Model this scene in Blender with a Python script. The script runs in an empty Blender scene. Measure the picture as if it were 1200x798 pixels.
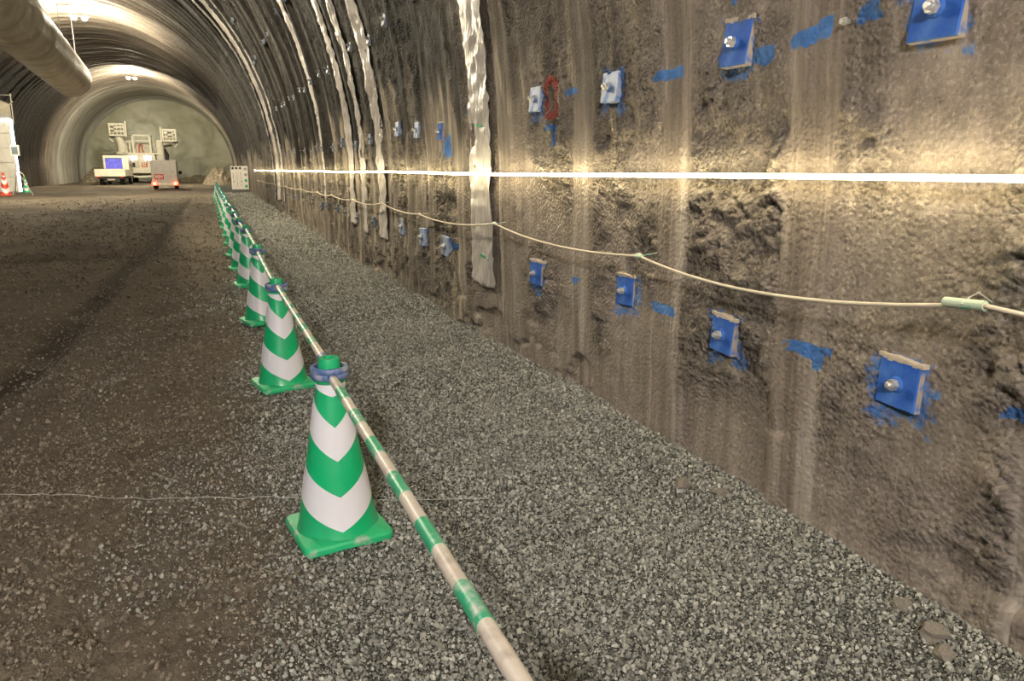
import bpy, bmesh, math, random
import numpy as np
from mathutils import Vector, Matrix
random.seed(7); rng = np.random.default_rng(7)
S = bpy.context.scene; COL = S.collection
PI = math.pi

# ------------------------------------------------------------------ camera, world, exposure
F, CXP, CYP, HC = 867.0, 600.0, 399.0, 1.43
PITCH = math.atan(202 / F); YAW = math.atan(358 / F * math.cos(PITCH))
cam = bpy.data.cameras.new('camera'); cam.sensor_width = 36; cam.lens = 36 * F / 1200
cam.clip_start = 0.05; cam.clip_end = 400
co = bpy.data.objects.new('camera', cam); COL.objects.link(co)
co.location = (0, 0, HC); co.rotation_euler = (PI / 2 - PITCH, 0, -YAW)
S.camera = co
W = bpy.data.worlds.new('tunnel_air'); S.world = W; W.use_nodes = True
W.node_tree.nodes['Background'].inputs[0].default_value = (1.0, 0.93, 0.82, 1)
W.node_tree.nodes['Background'].inputs[1].default_value = 0.05
S.view_settings.view_transform = 'Standard'; S.view_settings.look = 'None'
S.view_settings.gamma = 1; S.view_settings.use_curve_mapping = False
S.view_settings.exposure = 0.45
S.cycles.max_bounces = 6; S.cycles.diffuse_bounces = 3; S.cycles.glossy_bounces = 2
LED_W = 34.0            # wall strip emission
LAMP_W = 6800.0         # crown lamps
WORK_W = 420.0          # work light behind the photographer

# ------------------------------------------------------------------ numpy noise
def h2(ix, iy, seed):
    h = (ix.astype(np.int64) * 374761393 + iy.astype(np.int64) * 668265263 + seed * 1442695041) & 0xffffffff
    h = ((h ^ (h >> 13)) * 1274126177) & 0xffffffff
    h = ((h ^ (h >> 16)) * 2246822519) & 0xffffffff
    return ((h ^ (h >> 15)) & 0xffffff) / float(0x1000000)
def vn(x, y, seed=0):
    ix = np.floor(x); iy = np.floor(y); fx = x - ix; fy = y - iy
    fx = fx * fx * fx * (fx * (fx * 6 - 15) + 10); fy = fy * fy * fy * (fy * (fy * 6 - 15) + 10)
    a = h2(ix, iy, seed); b = h2(ix + 1, iy, seed); c = h2(ix, iy + 1, seed); d = h2(ix + 1, iy + 1, seed)
    return (a + (b - a) * fx) * (1 - fy) + (c + (d - c) * fx) * fy - 0.5
def fbm(x, y, seed=0, o=4):
    r = 0; a = 1.0
    for k in range(o):
        r = r + a * vn(x, y, seed + k * 17); x = x * 2.03 + 11.3; y = y * 2.03 + 5.7; a *= 0.5
    return r
def worley(x, y, seed=0):
    ix = np.floor(x); iy = np.floor(y); m = np.full(np.shape(x), 9.0)
    for i in (-1, 0, 1):
        for j in (-1, 0, 1):
            cx = ix + i; cy = iy + j
            dx = cx + h2(cx, cy, seed) - x; dy = cy + h2(cx, cy, seed + 91) - y
            m = np.minimum(m, dx * dx + dy * dy)
    return np.sqrt(m)
def ss(a, b, x):
    t = np.clip((x - a) / (b - a), 0, 1); return t * t * (3 - 2 * t)

# ------------------------------------------------------------------ materials
def mat(name, color, rough=0.6, metal=0.0, spec=0.5, noise=None, bump=None, emit=None, estr=0, coat=0, coords='Object', alpha=1):
    """noise=(scale, colour2, low, high); bump=(scale, strength, distance)"""
    m = bpy.data.materials.new(name); m.use_nodes = True
    N = m.node_tree.nodes; L = m.node_tree.links; b = N['Principled BSDF']
    b.inputs['Base Color'].default_value = (*color, 1); b.inputs['Roughness'].default_value = rough
    b.inputs['Metallic'].default_value = metal; b.inputs['Specular IOR Level'].default_value = spec
    b.inputs['Coat Weight'].default_value = coat; b.inputs['Coat Roughness'].default_value = 0.2
    tc = N.new('ShaderNodeTexCoord')
    if noise:
        n = N.new('ShaderNodeTexNoise'); n.inputs['Scale'].default_value = noise[0]; n.inputs['Detail'].default_value = 6
        L.new(tc.outputs[coords], n.inputs['Vector'])
        r = N.new('ShaderNodeMapRange'); r.inputs[1].default_value = noise[2]; r.inputs[2].default_value = noise[3]
        L.new(n.outputs[0], r.inputs[0])
        x = N.new('ShaderNodeMix'); x.data_type = 'RGBA'; x.inputs[6].default_value = (*color, 1); x.inputs[7].default_value = (*noise[1], 1)
        L.new(r.outputs[0], x.inputs[0]); L.new(x.outputs[2], b.inputs['Base Color'])
    if bump:
        n2 = N.new('ShaderNodeTexNoise'); n2.inputs['Scale'].default_value = bump[0]; n2.inputs['Detail'].default_value = 5
        L.new(tc.outputs[coords], n2.inputs['Vector'])
        bp = N.new('ShaderNodeBump'); bp.inputs['Strength'].default_value = bump[1]; bp.inputs['Distance'].default_value = bump[2]
        L.new(n2.outputs[0], bp.inputs['Height']); L.new(bp.outputs[0], b.inputs['Normal'])
    if emit:
        b.inputs['Emission Color'].default_value = (*emit, 1); b.inputs['Emission Strength'].default_value = estr
    return m

class NB:
    """small node helper"""
    def __init__(s, name):
        s.m = bpy.data.materials.new(name); s.m.use_nodes = True; s.N = s.m.node_tree.nodes; s.L = s.m.node_tree.links; s.b = s.N['Principled BSDF']
    def node(s, t, **kw):
        n = s.N.new(t)
        for k, v in kw.items(): setattr(n, k, v)
        return n
    def put(s, sock, v):
        if hasattr(v, 'links'): s.L.new(v, sock)
        elif isinstance(v, tuple) and len(v) == 3 and sock.type == 'RGBA': sock.default_value = (*v, 1)
        else: sock.default_value = v
    def mix(s, f, a, b, mode='MIX'):
        x = s.node('ShaderNodeMix', data_type='RGBA', blend_type=mode); s.put(x.inputs[0], f); s.put(x.inputs[6], a); s.put(x.inputs[7], b); return x.outputs[2]
    def noise(s, vec, scale, detail=5, rough=0.5, dist=0):
        n = s.node('ShaderNodeTexNoise'); s.put(n.inputs['Vector'], vec); n.inputs['Scale'].default_value = scale; n.inputs['Detail'].default_value = detail
        n.inputs['Roughness'].default_value = rough; n.inputs['Distortion'].default_value = dist; return n.outputs[0]
    def rng(s, v, a, b, c=0, d=1):
        r = s.node('ShaderNodeMapRange'); s.put(r.inputs[0], v)
        for i, q in enumerate((a, b, c, d)): r.inputs[i + 1].default_value = q
        return r.outputs[0]
    def mth(s, op, a, b=0.0):
        n = s.node('ShaderNodeMath', operation=op); s.put(n.inputs[0], a); s.put(n.inputs[1], b); return n.outputs[0]
    def vscale(s, vec, sc):
        n = s.node('ShaderNodeVectorMath', operation='MULTIPLY'); s.put(n.inputs[0], vec); n.inputs[1].default_value = sc; return n.outputs[0]
    def bump(s, h, st, dist, nrm=None):
        n = s.node('ShaderNodeBump'); s.put(n.inputs['Height'], h); n.inputs['Strength'].default_value = st; n.inputs['Distance'].default_value = dist
        if nrm is not None: s.L.new(nrm, n.inputs['Normal'])
        return n.outputs[0]
    def attr(s, name):
        n = s.node('ShaderNodeAttribute'); n.attribute_name = name; return n

def shotcrete_material():
    k = NB('shotcrete')
    uv = k.node('ShaderNodeTexCoord').outputs['UV']
    a = k.attr('marks'); sep = k.node('ShaderNodeSeparateColor'); k.L.new(a.outputs['Color'], sep.inputs[0])
    blue, red, band = sep.outputs[0], sep.outputs[1], sep.outputs[2]
    tone = k.attr('tone').outputs['Fac']
    big = k.noise(uv, 1.3, 4); mid = k.noise(uv, 7, 6, .6); fine = k.noise(uv, 60, 5, .65)
    streak = k.noise(k.vscale(uv, (9, .55, 1)), 1.0, 5, .6, .3)
    fineS = k.noise(k.vscale(uv, (34, 1.0, 1)), 1.0, 4, .6)
    c = k.mix(k.rng(mid, .3, .7), (.175, .145, .128), (.36, .305, .265))
    c = k.mix(k.rng(big, .42, .68), c, (.245, .21, .165))
    c = k.mix(k.mth('MULTIPLY', k.rng(fine, .5, .68), .5), c, (.56, .51, .45))
    c = k.mix(k.mth('MULTIPLY', k.rng(k.noise(uv, 34, 6, .7), .56, .66), .6), c, (.085, .072, .064))
    c = k.mix(k.mth('MULTIPLY', k.mth('MULTIPLY', k.rng(k.noise(uv, 24, 6, .68), .53, .63), k.attr('rough').outputs['Fac']), .5), c, (.47, .43, .36))
    bandc = k.mix(k.rng(fineS, .35, .65), (.19, .158, .132), (.32, .27, .225))
    bandc = k.mix(k.rng(streak, .52, .66), bandc, (.36, .32, .28))
    c = k.mix(band, c, bandc)
    c = k.mix(k.mth('MULTIPLY', k.rng(streak, .3, .62, 1, 0), .62), c, (.10, .08, .066))
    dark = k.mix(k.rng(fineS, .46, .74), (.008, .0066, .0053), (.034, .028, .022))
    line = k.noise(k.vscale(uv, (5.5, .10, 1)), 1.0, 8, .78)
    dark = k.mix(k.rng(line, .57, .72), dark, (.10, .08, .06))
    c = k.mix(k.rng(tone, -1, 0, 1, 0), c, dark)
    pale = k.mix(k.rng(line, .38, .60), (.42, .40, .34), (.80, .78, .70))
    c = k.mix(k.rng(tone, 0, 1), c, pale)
    c = k.mix(k.mth('MULTIPLY', k.rng(tone, -.75, -.35, 0, .75), k.mth('MULTIPLY', k.rng(line, .50, .58), k.rng(tone, -.1, -.2, 0, 1))), c, (.42, .36, .26))
    spot = k.rng(k.noise(uv, 45, 4), .38, .6)
    c = k.mix(k.rng(k.mth('MULTIPLY', blue, k.rng(spot, 0, 1, .62, 1.15)), .22, .5), c, k.mix(k.rng(mid, .35, .7), (.05, .15, .42), (.10, .24, .54)))
    c = k.mix(k.rng(k.mth('MULTIPLY', red, k.rng(spot, 0, 1, .8, 1.2)), .3, .55), c, (.32, .075, .06))
    k.put(k.b.inputs['Base Color'], c)
    k.put(k.b.inputs['Roughness'], k.rng(mid, .3, .7, .92, .62)); k.b.inputs['Specular IOR Level'].default_value = .2
    rough = k.attr('rough').outputs['Fac']
    vor = k.node('ShaderNodeTexVoronoi', feature='SMOOTH_F1'); k.put(vor.inputs['Vector'], k.mix(.025, uv, k.node('ShaderNodeTexNoise').outputs['Color'])); vor.inputs['Scale'].default_value = 52; vor.inputs['Smoothness'].default_value = .25
    lump = k.mth('MULTIPLY', k.mth('ADD', k.rng(vor.outputs['Distance'], 0, .7, 1, 0), k.mth('MULTIPLY', k.noise(uv, 38, 6, .65), 1.6)), k.rng(rough, 0, 1, .12, 1))
    n0 = k.bump(lump, 1.0, .034)
    n1 = k.bump(k.noise(uv, 120, 6, .7), .5, .006, n0)
    k.L.new(k.bump(k.noise(k.vscale(uv, (26, 3, 1)), 1.0, 4), .35, .012, n1), k.b.inputs['Normal'])
    return k.m

def ground_material():
    k = NB('ground')
    p = k.node('ShaderNodeTexCoord').outputs['Object']
    g = k.attr('gravel').outputs['Fac']; wet = k.attr('wet').outputs['Fac']
    n1 = k.noise(k.vscale(p, (1, .55, 1)), 1.5, 8, .68); n2 = k.noise(p, 22, 6, .7); n3 = k.noise(p, 110, 4, .6)
    soil = k.mix(k.rng(n2, .32, .7), (.078, .064, .049), (.235, .198, .150))
    soil = k.mix(k.rng(n1, .4, .68), soil, (.14, .117, .09))
    soil = k.mix(k.mth('MULTIPLY', k.rng(n3, .55, .75), .4), soil, (.33, .27, .2))
    st = k.mix(k.rng(n3, .4, .7), (.035, .035, .032), (.20, .205, .19))
    c = k.mix(g, soil, st)
    c = k.mix(k.rng(k.noise(k.vscale(p, (.35, .9, 1)), 1.0, 7, .65), .48, .66, 0, .6), c, k.mix(.45, c, (.03, .022, .015)))
    c = k.mix(wet, c, (.022, .016, .011))
    k.put(k.b.inputs['Base Color'], c); k.b.inputs['Roughness'].default_value = .9; k.b.inputs['Specular IOR Level'].default_value = .12
    b1 = k.bump(n2, .8, .03); k.L.new(k.bump(n3, .7, .01, b1), k.b.inputs['Normal'])
    return k.m

def stone_material(name, cols, rough=.5):
    k = NB(name)
    oi = k.node('ShaderNodeObjectInfo'); r = k.node('ShaderNodeValToRGB'); e = r.color_ramp.elements
    while len(e) < len(cols): e.new(.5)
    for i, c in enumerate(cols): e[i].position = i / (len(cols) - 1); e[i].color = (*c, 1)
    k.L.new(oi.outputs['Random'], r.inputs[0])
    k.L.new(r.outputs[0], k.b.inputs['Base Color']); k.b.inputs['Roughness'].default_value = rough
    return k.m

def sheet_material():
    k = NB('plastic_sheet')
    uv = k.node('ShaderNodeTexCoord').outputs['UV']
    n = k.noise(uv, 2.2, 5); f = k.noise(uv, 9, 4)
    c = k.mix(k.rng(n, .35, .68), (.36, .33, .31), (.58, .545, .52)); c = k.mix(k.mth('MULTIPLY', k.rng(f, .55, .8), .5), c, (.27, .24, .21))
    k.put(k.b.inputs['Base Color'], c); k.b.inputs['Roughness'].default_value = .28; k.b.inputs['Specular IOR Level'].default_value = .6
    k.L.new(k.bump(k.noise(k.vscale(uv, (9, 4, 1)), 1, 4, .5, 1.2), .8, .05), k.b.inputs['Normal'])
    return k.m

M = {}
M['shot'] = shotcrete_material(); M['ground'] = ground_material(); M['sheet'] = sheet_material()
M['stone'] = stone_material('crushed_stone', [(.07, .069, .062), (.20, .20, .18), (.32, .325, .29), (.12, .118, .104), (.47, .475, .43), (.165, .155, .135)])
M['clod'] = stone_material('soil_clod', [(.065, .053, .040), (.18, .15, .115), (.115, .095, .072), (.30, .26, .205), (.10, .083, .064)], .9)
M['rock'] = mat('loose_rock', (.30, .27, .23), .85, noise=(14, (.14, .12, .10), .4, .65), bump=(40, .6, .01))
M['face'] = mat('tunnel_face', (.42, .41, .30), .85, noise=(.22, (.56, .55, .44), .45, .66), bump=(1.6, .5, .12))
M['muck'] = mat('muck', (.20, .165, .12), .95, noise=(3, (.42, .37, .27), .5, .72), bump=(9, .8, .05))
M['green'] = mat('green_plastic', (.0, .42, .155), .38, coat=.25, noise=(6, (.04, .36, .19), .45, .85))
M['greenbase'] = mat('green_plastic_scuffed', (.02, .44, .18), .5, noise=(16, (.36, .42, .36), .57, .72))
M['whiteband'] = mat('reflective_sheet', (.72, .71, .77), .35, noise=(5, (.66, .66, .70), .5, .8))
M['barwhite'] = mat('bar_white', (.62, .56, .49), .45, noise=(24, (.42, .36, .30), .52, .75))
M['bargreen'] = mat('bar_green', (.03, .36, .19), .42, noise=(30, (.42, .50, .44), .52, .72))
M['ringblue'] = mat('ring_blue', (.07, .13, .32), .5, noise=(20, (.36, .38, .42), .45, .7))
M['plateblue'] = mat('painted_plate', (.022, .095, .40), .75, spec=.2, noise=(18, (.06, .16, .48), .4, .7), bump=(60, .2, .004))
M['platedust'] = mat('dusty_plate_edge', (.30, .26, .22), .8, noise=(25, (.05, .12, .36), .52, .66))
M['zinc'] = mat('zinc', (.55, .54, .52), .4, .6, noise=(60, (.30, .27, .24), .5, .7))
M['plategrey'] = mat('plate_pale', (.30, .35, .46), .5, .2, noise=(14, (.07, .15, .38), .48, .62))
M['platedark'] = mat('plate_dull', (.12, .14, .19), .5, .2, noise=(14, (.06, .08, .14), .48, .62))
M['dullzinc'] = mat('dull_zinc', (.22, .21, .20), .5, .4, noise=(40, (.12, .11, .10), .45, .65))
M['rope'] = mat('rope', (.60, .53, .42), .8, bump=(220, .5, .004))
M['tubegreen'] = mat('sleeve', (.46, .55, .42), .45, noise=(26, (.10, .50, .30), .56, .64))
M['led'] = mat('led_diffuser', (1, 1, 1), .5, emit=(1.0, .84, .50), estr=LED_W)
M['ledcool'] = mat('led_cool', (1, 1, 1), .5, emit=(.86, .95, 1.0), estr=6)
M['lamp'] = mat('lamp_glass', (1, 1, 1), .5, emit=(1.0, .88, .64), estr=LAMP_W)
M['work'] = mat('work_lamp_glass', (1, 1, 1), .5, emit=(1.0, .95, .90), estr=WORK_W)
M['head'] = mat('rig_headlamp', (1, 1, 1), .5, emit=(1, .97, .88), estr=25)
M['face_fill'] = mat('face_fill_lens', (1, 1, 1), .5, emit=(1, .95, .82), estr=75)  # glow of the added lamps that brighten the tunnel face
M['tailred'] = mat('tail_lamp', (.8, .02, .01), .4, emit=(1.0, .05, .015), estr=5)
M['tailhot'] = mat('tail_lamp_bulb', (1, .8, .7), .4, emit=(1.0, .55, .35), estr=9)
M['reddull'] = mat('red_lens', (.55, .05, .02), .4)
M['cream'] = mat('cream_paint', (.74, .70, .58), .45, noise=(2.2, (.60, .56, .46), .5, .75))
M['creamd'] = mat('cream_paint_dull', (.56, .52, .42), .5, noise=(3, (.38, .34, .27), .5, .7))
M['greybox'] = mat('grey_paint', (.52, .48, .44), .5, noise=(3, (.44, .40, .36), .45, .7))
M['black'] = mat('black_rubber', (.018, .016, .014), .8, noise=(10, (.06, .05, .04), .5, .7))
M['dark'] = mat('dark_steel', (.05, .045, .04), .55, noise=(8, (.10, .09, .08), .45, .7))
M['glassblue'] = mat('cab_window', (.10, .10, .62), .25, emit=(.12, .11, .8), estr=.12, noise=(5, (.16, .17, .75), .4, .6))  # faint blue glow put into the pane material, no lamp behind it
M['glass'] = mat('dark_glass', (.16, .2, .24), .12)
M['redsign'] = mat('red_plate', (.55, .05, .03), .5, noise=(9, (.48, .05, .03), .4, .6))
M['whitesign'] = mat('white_print', (.80, .76, .70), .5)
M['orange'] = mat('red_print', (.66, .14, .06), .5)
M['duct'] = mat('duct_fabric', (.60, .57, .50), .55, noise=(1.2, (.40, .37, .32), .42, .68), bump=(5, .25, .04))
M['ductring'] = mat('duct_band', (.34, .31, .27), .5)
M['panel'] = mat('booth_panel', (.52, .49, .44), .5, noise=(2, (.40, .37, .32), .45, .7))
M['canvas'] = mat('canvas', (.36, .32, .25), .8, noise=(3, (.24, .21, .16), .45, .7))
M['steel'] = mat('galvanised_pipe', (.45, .42, .36), .5, .3, noise=(6, (.30, .27, .22), .45, .7))
M['conered'] = mat('red_plastic', (.66, .06, .02), .45, noise=(8, (.5, .06, .03), .4, .7))
M['board'] = mat('white_board', (.74, .70, .65), .45, noise=(4, (.64, .60, .55), .5, .8))
M['ink'] = mat('black_print', (.03, .028, .025), .6)
M['inkgrey'] = mat('grey_print', (.30, .29, .28), .6)
M['inkgreen'] = mat('green_print', (.05, .34, .22), .6)
M['string'] = mat('string', (.62, .64, .62), .7)
M['greenmark'] = mat('green_ink', (.02, .30, .14), .6)
M['concrete_dab'] = mat('concrete_dab', (.42, .36, .29), .9, bump=(60, .8, .006))

# ------------------------------------------------------------------ mesh helpers
class MB:
    def __init__(s): s.v = []; s.f = []; s.mi = []
    def add(s, v, f, mi=0):
        o = len(s.v); s.v += [tuple(p) for p in v]; s.f += [tuple(i + o for i in q) for q in f]; s.mi += [mi] * len(f); return s
    def box(s, a, b, mi=0, bev=0.0, rot=None, piv=None):
        a = Vector(a); b = Vector(b)
        if bev <= 0:
            v = [Vector((x, y, z)) for x in (a.x, b.x) for y in (a.y, b.y) for z in (a.z, b.z)]
            f = [(0, 1, 3, 2), (4, 6, 7, 5), (0, 4, 5, 1), (2, 3, 7, 6), (0, 2, 6, 4), (1, 5, 7, 3)]
        else:
            bm = bmesh.new(); bmesh.ops.create_cube(bm, size=1)
            for q in bm.verts: q.co = Vector([(a[i] + b[i]) / 2 + q.co[i] * abs(b[i] - a[i]) for i in range(3)])
            bmesh.ops.bevel(bm, geom=bm.edges[:], offset=bev, segments=2, affect='EDGES', profile=.6)
            bm.verts.index_update(); v = [q.co.copy() for q in bm.verts]; f = [[q.index for q in x.verts] for x in bm.faces]; bm.free()
        if rot is not None:
            p = Vector(piv) if piv else (a + b) / 2
            v = [rot @ (q - p) + p for q in v]
        return s.add(v, f, mi)
    def tube(s, pts, r, n=10, mi=0, caps=True):
        pts = [Vector(p) for p in pts]; rs = r if isinstance(r, (list, tuple)) else [r] * len(pts)
        up = None; V = []; Fc = []
        for i, p in enumerate(pts):
            d = (pts[min(i + 1, len(pts) - 1)] - pts[max(i - 1, 0)]).normalized()
            if up is None:
                up = Vector((0, 0, 1)) if abs(d.z) < .9 else Vector((1, 0, 0))
            x = d.cross(up)
            if x.length < 1e-5: x = d.orthogonal()
            x.normalize(); y = x.cross(d).normalized(); up = y
            for k in range(n):
                a = 2 * PI * k / n; V.append(p + (x * math.cos(a) + y * math.sin(a)) * rs[i])
        for i in range(len(pts) - 1):
            for k in range(n):
                Fc.append((i * n + k, i * n + (k + 1) % n, (i + 1) * n + (k + 1) % n, (i + 1) * n + k))
        if caps: Fc.append(tuple(range(n))[::-1]); Fc.append(tuple(range((len(pts) - 1) * n, len(pts) * n)))
        return s.add(V, Fc, mi)
    def lathe(s, prof, n=32, mi=0, c=(0, 0, 0)):
        V = []; Fc = []
        for r, z in prof:
            for k in range(n):
                a = 2 * PI * k / n; V.append((c[0] + r * math.cos(a), c[1] + r * math.sin(a), c[2] + z))
        for i in range(len(prof) - 1):
            for k in range(n): Fc.append((i * n + k, i * n + (k + 1) % n, (i + 1) * n + (k + 1) % n, (i + 1) * n + k))
        return s.add(V, Fc, mi)
    def prism(s, poly, a, b, axis='z', mi=0):
        n = len(poly)
        def P(u, w, t): return {'z': (u, w, t), 'y': (u, t, w), 'x': (t, u, w)}[axis]
        V = [P(u, w, a) for u, w in poly] + [P(u, w, b) for u, w in poly]
        Fc = [tuple(range(n)), tuple(range(n, 2 * n))] + [(i, (i + 1) % n, n + (i + 1) % n, n + i) for i in range(n)]
        return s.add(V, Fc, mi)
    def build(s, name, mats, parent=None, smooth=False, loc=None, fixn=True):
        me = bpy.data.meshes.new(name); me.from_pydata(s.v, [], s.f)
        for m in (mats if isinstance(mats, (list, tuple)) else [mats]): me.materials.append(m)
        me.polygons.foreach_set('material_index', s.mi)
        if fixn:
            bm = bmesh.new(); bm.from_mesh(me); bmesh.ops.recalc_face_normals(bm, faces=bm.faces[:]); bm.to_mesh(me); bm.free()
        if smooth: me.shade_auto(35) if hasattr(me, 'shade_auto') else me.polygons.foreach_set('use_smooth', [True] * len(me.polygons))
        me.update()
        o = bpy.data.objects.new(name, me); COL.objects.link(o)
        if parent: o.parent = parent
        if loc is not None: o.location = loc
        return o
def smooth_by_angle(o, deg=40):
    bm = bmesh.new(); bm.from_mesh(o.data)
    for e in bm.edges: e.smooth = not (len(e.link_faces) == 2 and e.calc_face_angle(0) > math.radians(deg))
    for f in bm.faces: f.smooth = True
    bm.to_mesh(o.data); bm.free(); return o
def tag(o, label=None, cat=None, group=None, kind=None):
    if label: o['label'] = label
    if cat: o['category'] = cat
    if group: o['group'] = group
    if kind: o['kind'] = kind
    return o
def empty(name, loc, rot=(0, 0, 0)):
    o = bpy.data.objects.new(name, None); COL.objects.link(o); o.location = loc; o.rotation_euler = rot; o.empty_display_size = .1; return o
def copy_tree(o, parent=None):
    c = o.copy(); COL.objects.link(c); c.parent = parent
    for ch in list(o.children): copy_tree(ch, c)
    return c
def grid_object(name, P, m, uv=None, attrs=None, smooth=True, flip=False, parent=None):
    """P: (nu, nv, 3) numpy grid"""
    nu, nv = P.shape[:2]; me = bpy.data.meshes.new(name)
    idx = np.arange(nu * nv).reshape(nu, nv)
    q = np.stack([idx[:-1, :-1], idx[1:, :-1], idx[1:, 1:], idx[:-1, 1:]], -1).reshape(-1, 4)
    if flip: q = q[:, ::-1]
    me.vertices.add(nu * nv); me.vertices.foreach_set('co', P.reshape(-1).astype(np.float32))
    me.loops.add(q.size); me.loops.foreach_set('vertex_index', q.reshape(-1).astype(np.int32))
    me.polygons.add(len(q)); me.polygons.foreach_set('loop_start', np.arange(0, q.size, 4, dtype=np.int32))
    me.polygons.foreach_set('use_smooth', np.full(len(q), smooth, dtype=bool))
    if uv is not None:
        l = me.uv_layers.new(name='UVMap'); l.data.foreach_set('uv', uv.reshape(-1, 2)[q.reshape(-1)].astype(np.float32).reshape(-1))
    for n, a in (attrs or {}).items():
        if a.ndim == 3:
            t = me.attributes.new(n, 'FLOAT_COLOR', 'POINT'); t.data.foreach_set('color', a.reshape(-1).astype(np.float32))
        else:
            t = me.attributes.new(n, 'FLOAT', 'POINT'); t.data.foreach_set('value', a.reshape(-1).astype(np.float32))
    me.materials.append(m); me.update(); me.validate()
    o = bpy.data.objects.new(name, me); COL.objects.link(o)
    if parent: o.parent = parent
    return o

# ------------------------------------------------------------------ tunnel surface
R, ZS, Z0 = 7.57, 1.30, -0.15
T1 = ZS - Z0; LQ = T1 + R * PI / 2; LT = 2 * LQ; Y_FACE = 95.0
def bend(Y): return np.where(Y > 0, 1e-4 * Y * Y, 0.0)
BANDS = np.array([-2.9, -1.9, -.9, .12, 1.14, 2.16, 3.04, 3.98, 5.18, 6.25, 7.2, 8.12] + [8.12 + 1.0 * i for i in range(1, 88)])
BW = np.where(BANDS < 6, .13, .10)
def band_mask(Y, s):
    b = np.zeros_like(Y)
    i = np.clip(np.searchsorted(BANDS, Y), 1, len(BANDS) - 1)
    wob = .03 * vn(s * .8, np.zeros_like(s), 5)
    for k in (i - 1, i):
        d = np.abs(Y - BANDS[k] + wob * (1 + .0 * k)); b = np.maximum(b, 1 - ss(BW[k] - .025, BW[k] + .03, d))
    bay = i
    return b, bay
def disp(Y, s, detail=True):
    """inward displacement in metres, band mask, roughness mask"""
    b, bay = band_mask(Y, s)
    far = ss(6, 14, Y)
    amp = h2(bay, bay * 0 + 3, 7)
    d = b * (.022 + .035 * far) + (1 - b) * (amp - .5) * (.03 + .03 * far) * 1.0
    d = d + .05 * fbm(Y * .55, s * .55, 21, 3) + .018 * fbm(Y * 2.3, s * 1.6, 33, 3)
    # lapped shotcrete joints running round the ring
    d = d + far * .06 * vn(Y * 2.6, s * .12, 77) + far * .05 * vn(Y * 5.2, s * .15, 78) * (.5 + vn(Y * .4, s * .1, 79))
    rm = ss(-.34, .06, fbm(Y * 1.15, s * .9, 55, 3)) * (1 - b * .93)
    rm = rm * (.45 + .55 * ss(.2, .5, s) ) * (.55 + .45 * (1 - ss(1.75, 2.3, s)))
    if detail:
        wx = Y + .02 * vn(Y * 14, s * 14, 3); wy = s + .02 * vn(Y * 14, s * 14, 4)
        w1 = worley(wx * 19, wy * 21, 8); w2 = worley(wx * 45, wy * 48, 12)
        dome = np.sqrt(np.clip(1 - (w1 / .78) ** 2, 0, 1)); dome2 = np.sqrt(np.clip(1 - (w2 / .8) ** 2, 0, 1))
        d = d + rm * (.021 * dome * (.35 + 1.3 * ss(-.15, .3, vn(Y * 9, s * 9, 60))) + .008 * dome2 + .034 * fbm(Y * 7, s * 8, 61, 4))
        d = d + (1 - rm) * .004 * fbm(Y * 22, s * 14, 62, 3)
        # long cracks / trowel lines on the smooth bands
        d = d - b * .006 * ss(.16, .26, vn(Y * 30, s * 1.1, 63))
        # scour and spalls low down
        d = d - .035 * ss(.16, .34, fbm(Y * 1.7, s * 3.1, 64, 4)) * (1 - ss(.3, .75, s))
    return d, b, rm
def wall_point(Y, s, d):
    t = np.where(s < LQ, s, LT - s); side = np.where(s < LQ, 1.0, -1.0)
    a = np.clip((t - T1) / R, 0, PI / 2); lo = t < T1
    r = R - d
    x = np.where(lo, r, r * np.cos(a)); z = np.where(lo, Z0 + t, ZS + r * np.sin(a))
    return np.stack([-5.5 + bend(Y) + side * x, Y, z], -1)
def s_of_z(z):
    return z - Z0 if z <= ZS else T1 + R * math.asin(min(1, (z - ZS) / R))
def wall_at(Y, z):
    """point on the right wall with its smooth displacement, and the inward normal"""
    s = s_of_z(z); YA = np.array([Y + dy for dy in (-.07, 0, .07) for _ in range(3)]); SA = np.array([s + ds for _ in range(3) for ds in (-.07, 0, .07)])
    d, _, _ = disp(YA, SA); p = wall_point(np.array([Y]), np.array([s]), np.array([d.max() * .6 + d.mean() * .4]))[0]
    a = max(0, (s - T1) / R); return Vector(p), Vector((-math.cos(a), 0, -math.sin(a)))

# paint marks sprayed on the wall: (Y, z, half width, half height, seed)
PAINT = [(2.12, .76, .095, .022, 1), (2.05, .735, .022, .04, 2), (3.12, .745, .11, .022, 3), (4.08, .75, .06, .02, 4), (2.22, 1.885, .075, .03, 5), (2.12, 1.90, .03, .03, 6),
         (3.11, 1.86, .10, .022, 7), (2.43, 1.855, .05, .035, 8), (4.42, 1.68, .11, .018, 9), (4.36, 1.62, .03, .05, 10), (4.13, 1.87, .075, .018, 11), (1.30, .755, .05, .022, 12),
         (6.45, .74, .09, .025, 13), (6.62, 1.62, .10, .09, 14), (5.9, 1.88, .10, .02, 15), (1.93, 1.92, .05, .03, 16), (2.62, 2.10, .02, .03, 17)]
BOLTS = []   # (Y, z, kind)
for Y in (.72, 1.69): pass
LOW = [(.70, .74), (1.70, .735), (2.60, .715), (3.47, .78), (4.61, .73), (6.66, .72), (7.56, .73), (8.53, .77)]
MID = [(.72, 1.88), (1.68, 1.885), (2.60, 1.92), (3.64, 1.85), (4.64, 1.87), (6.79, 1.76), (7.61, 1.81), (8.49, 1.86)]
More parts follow.
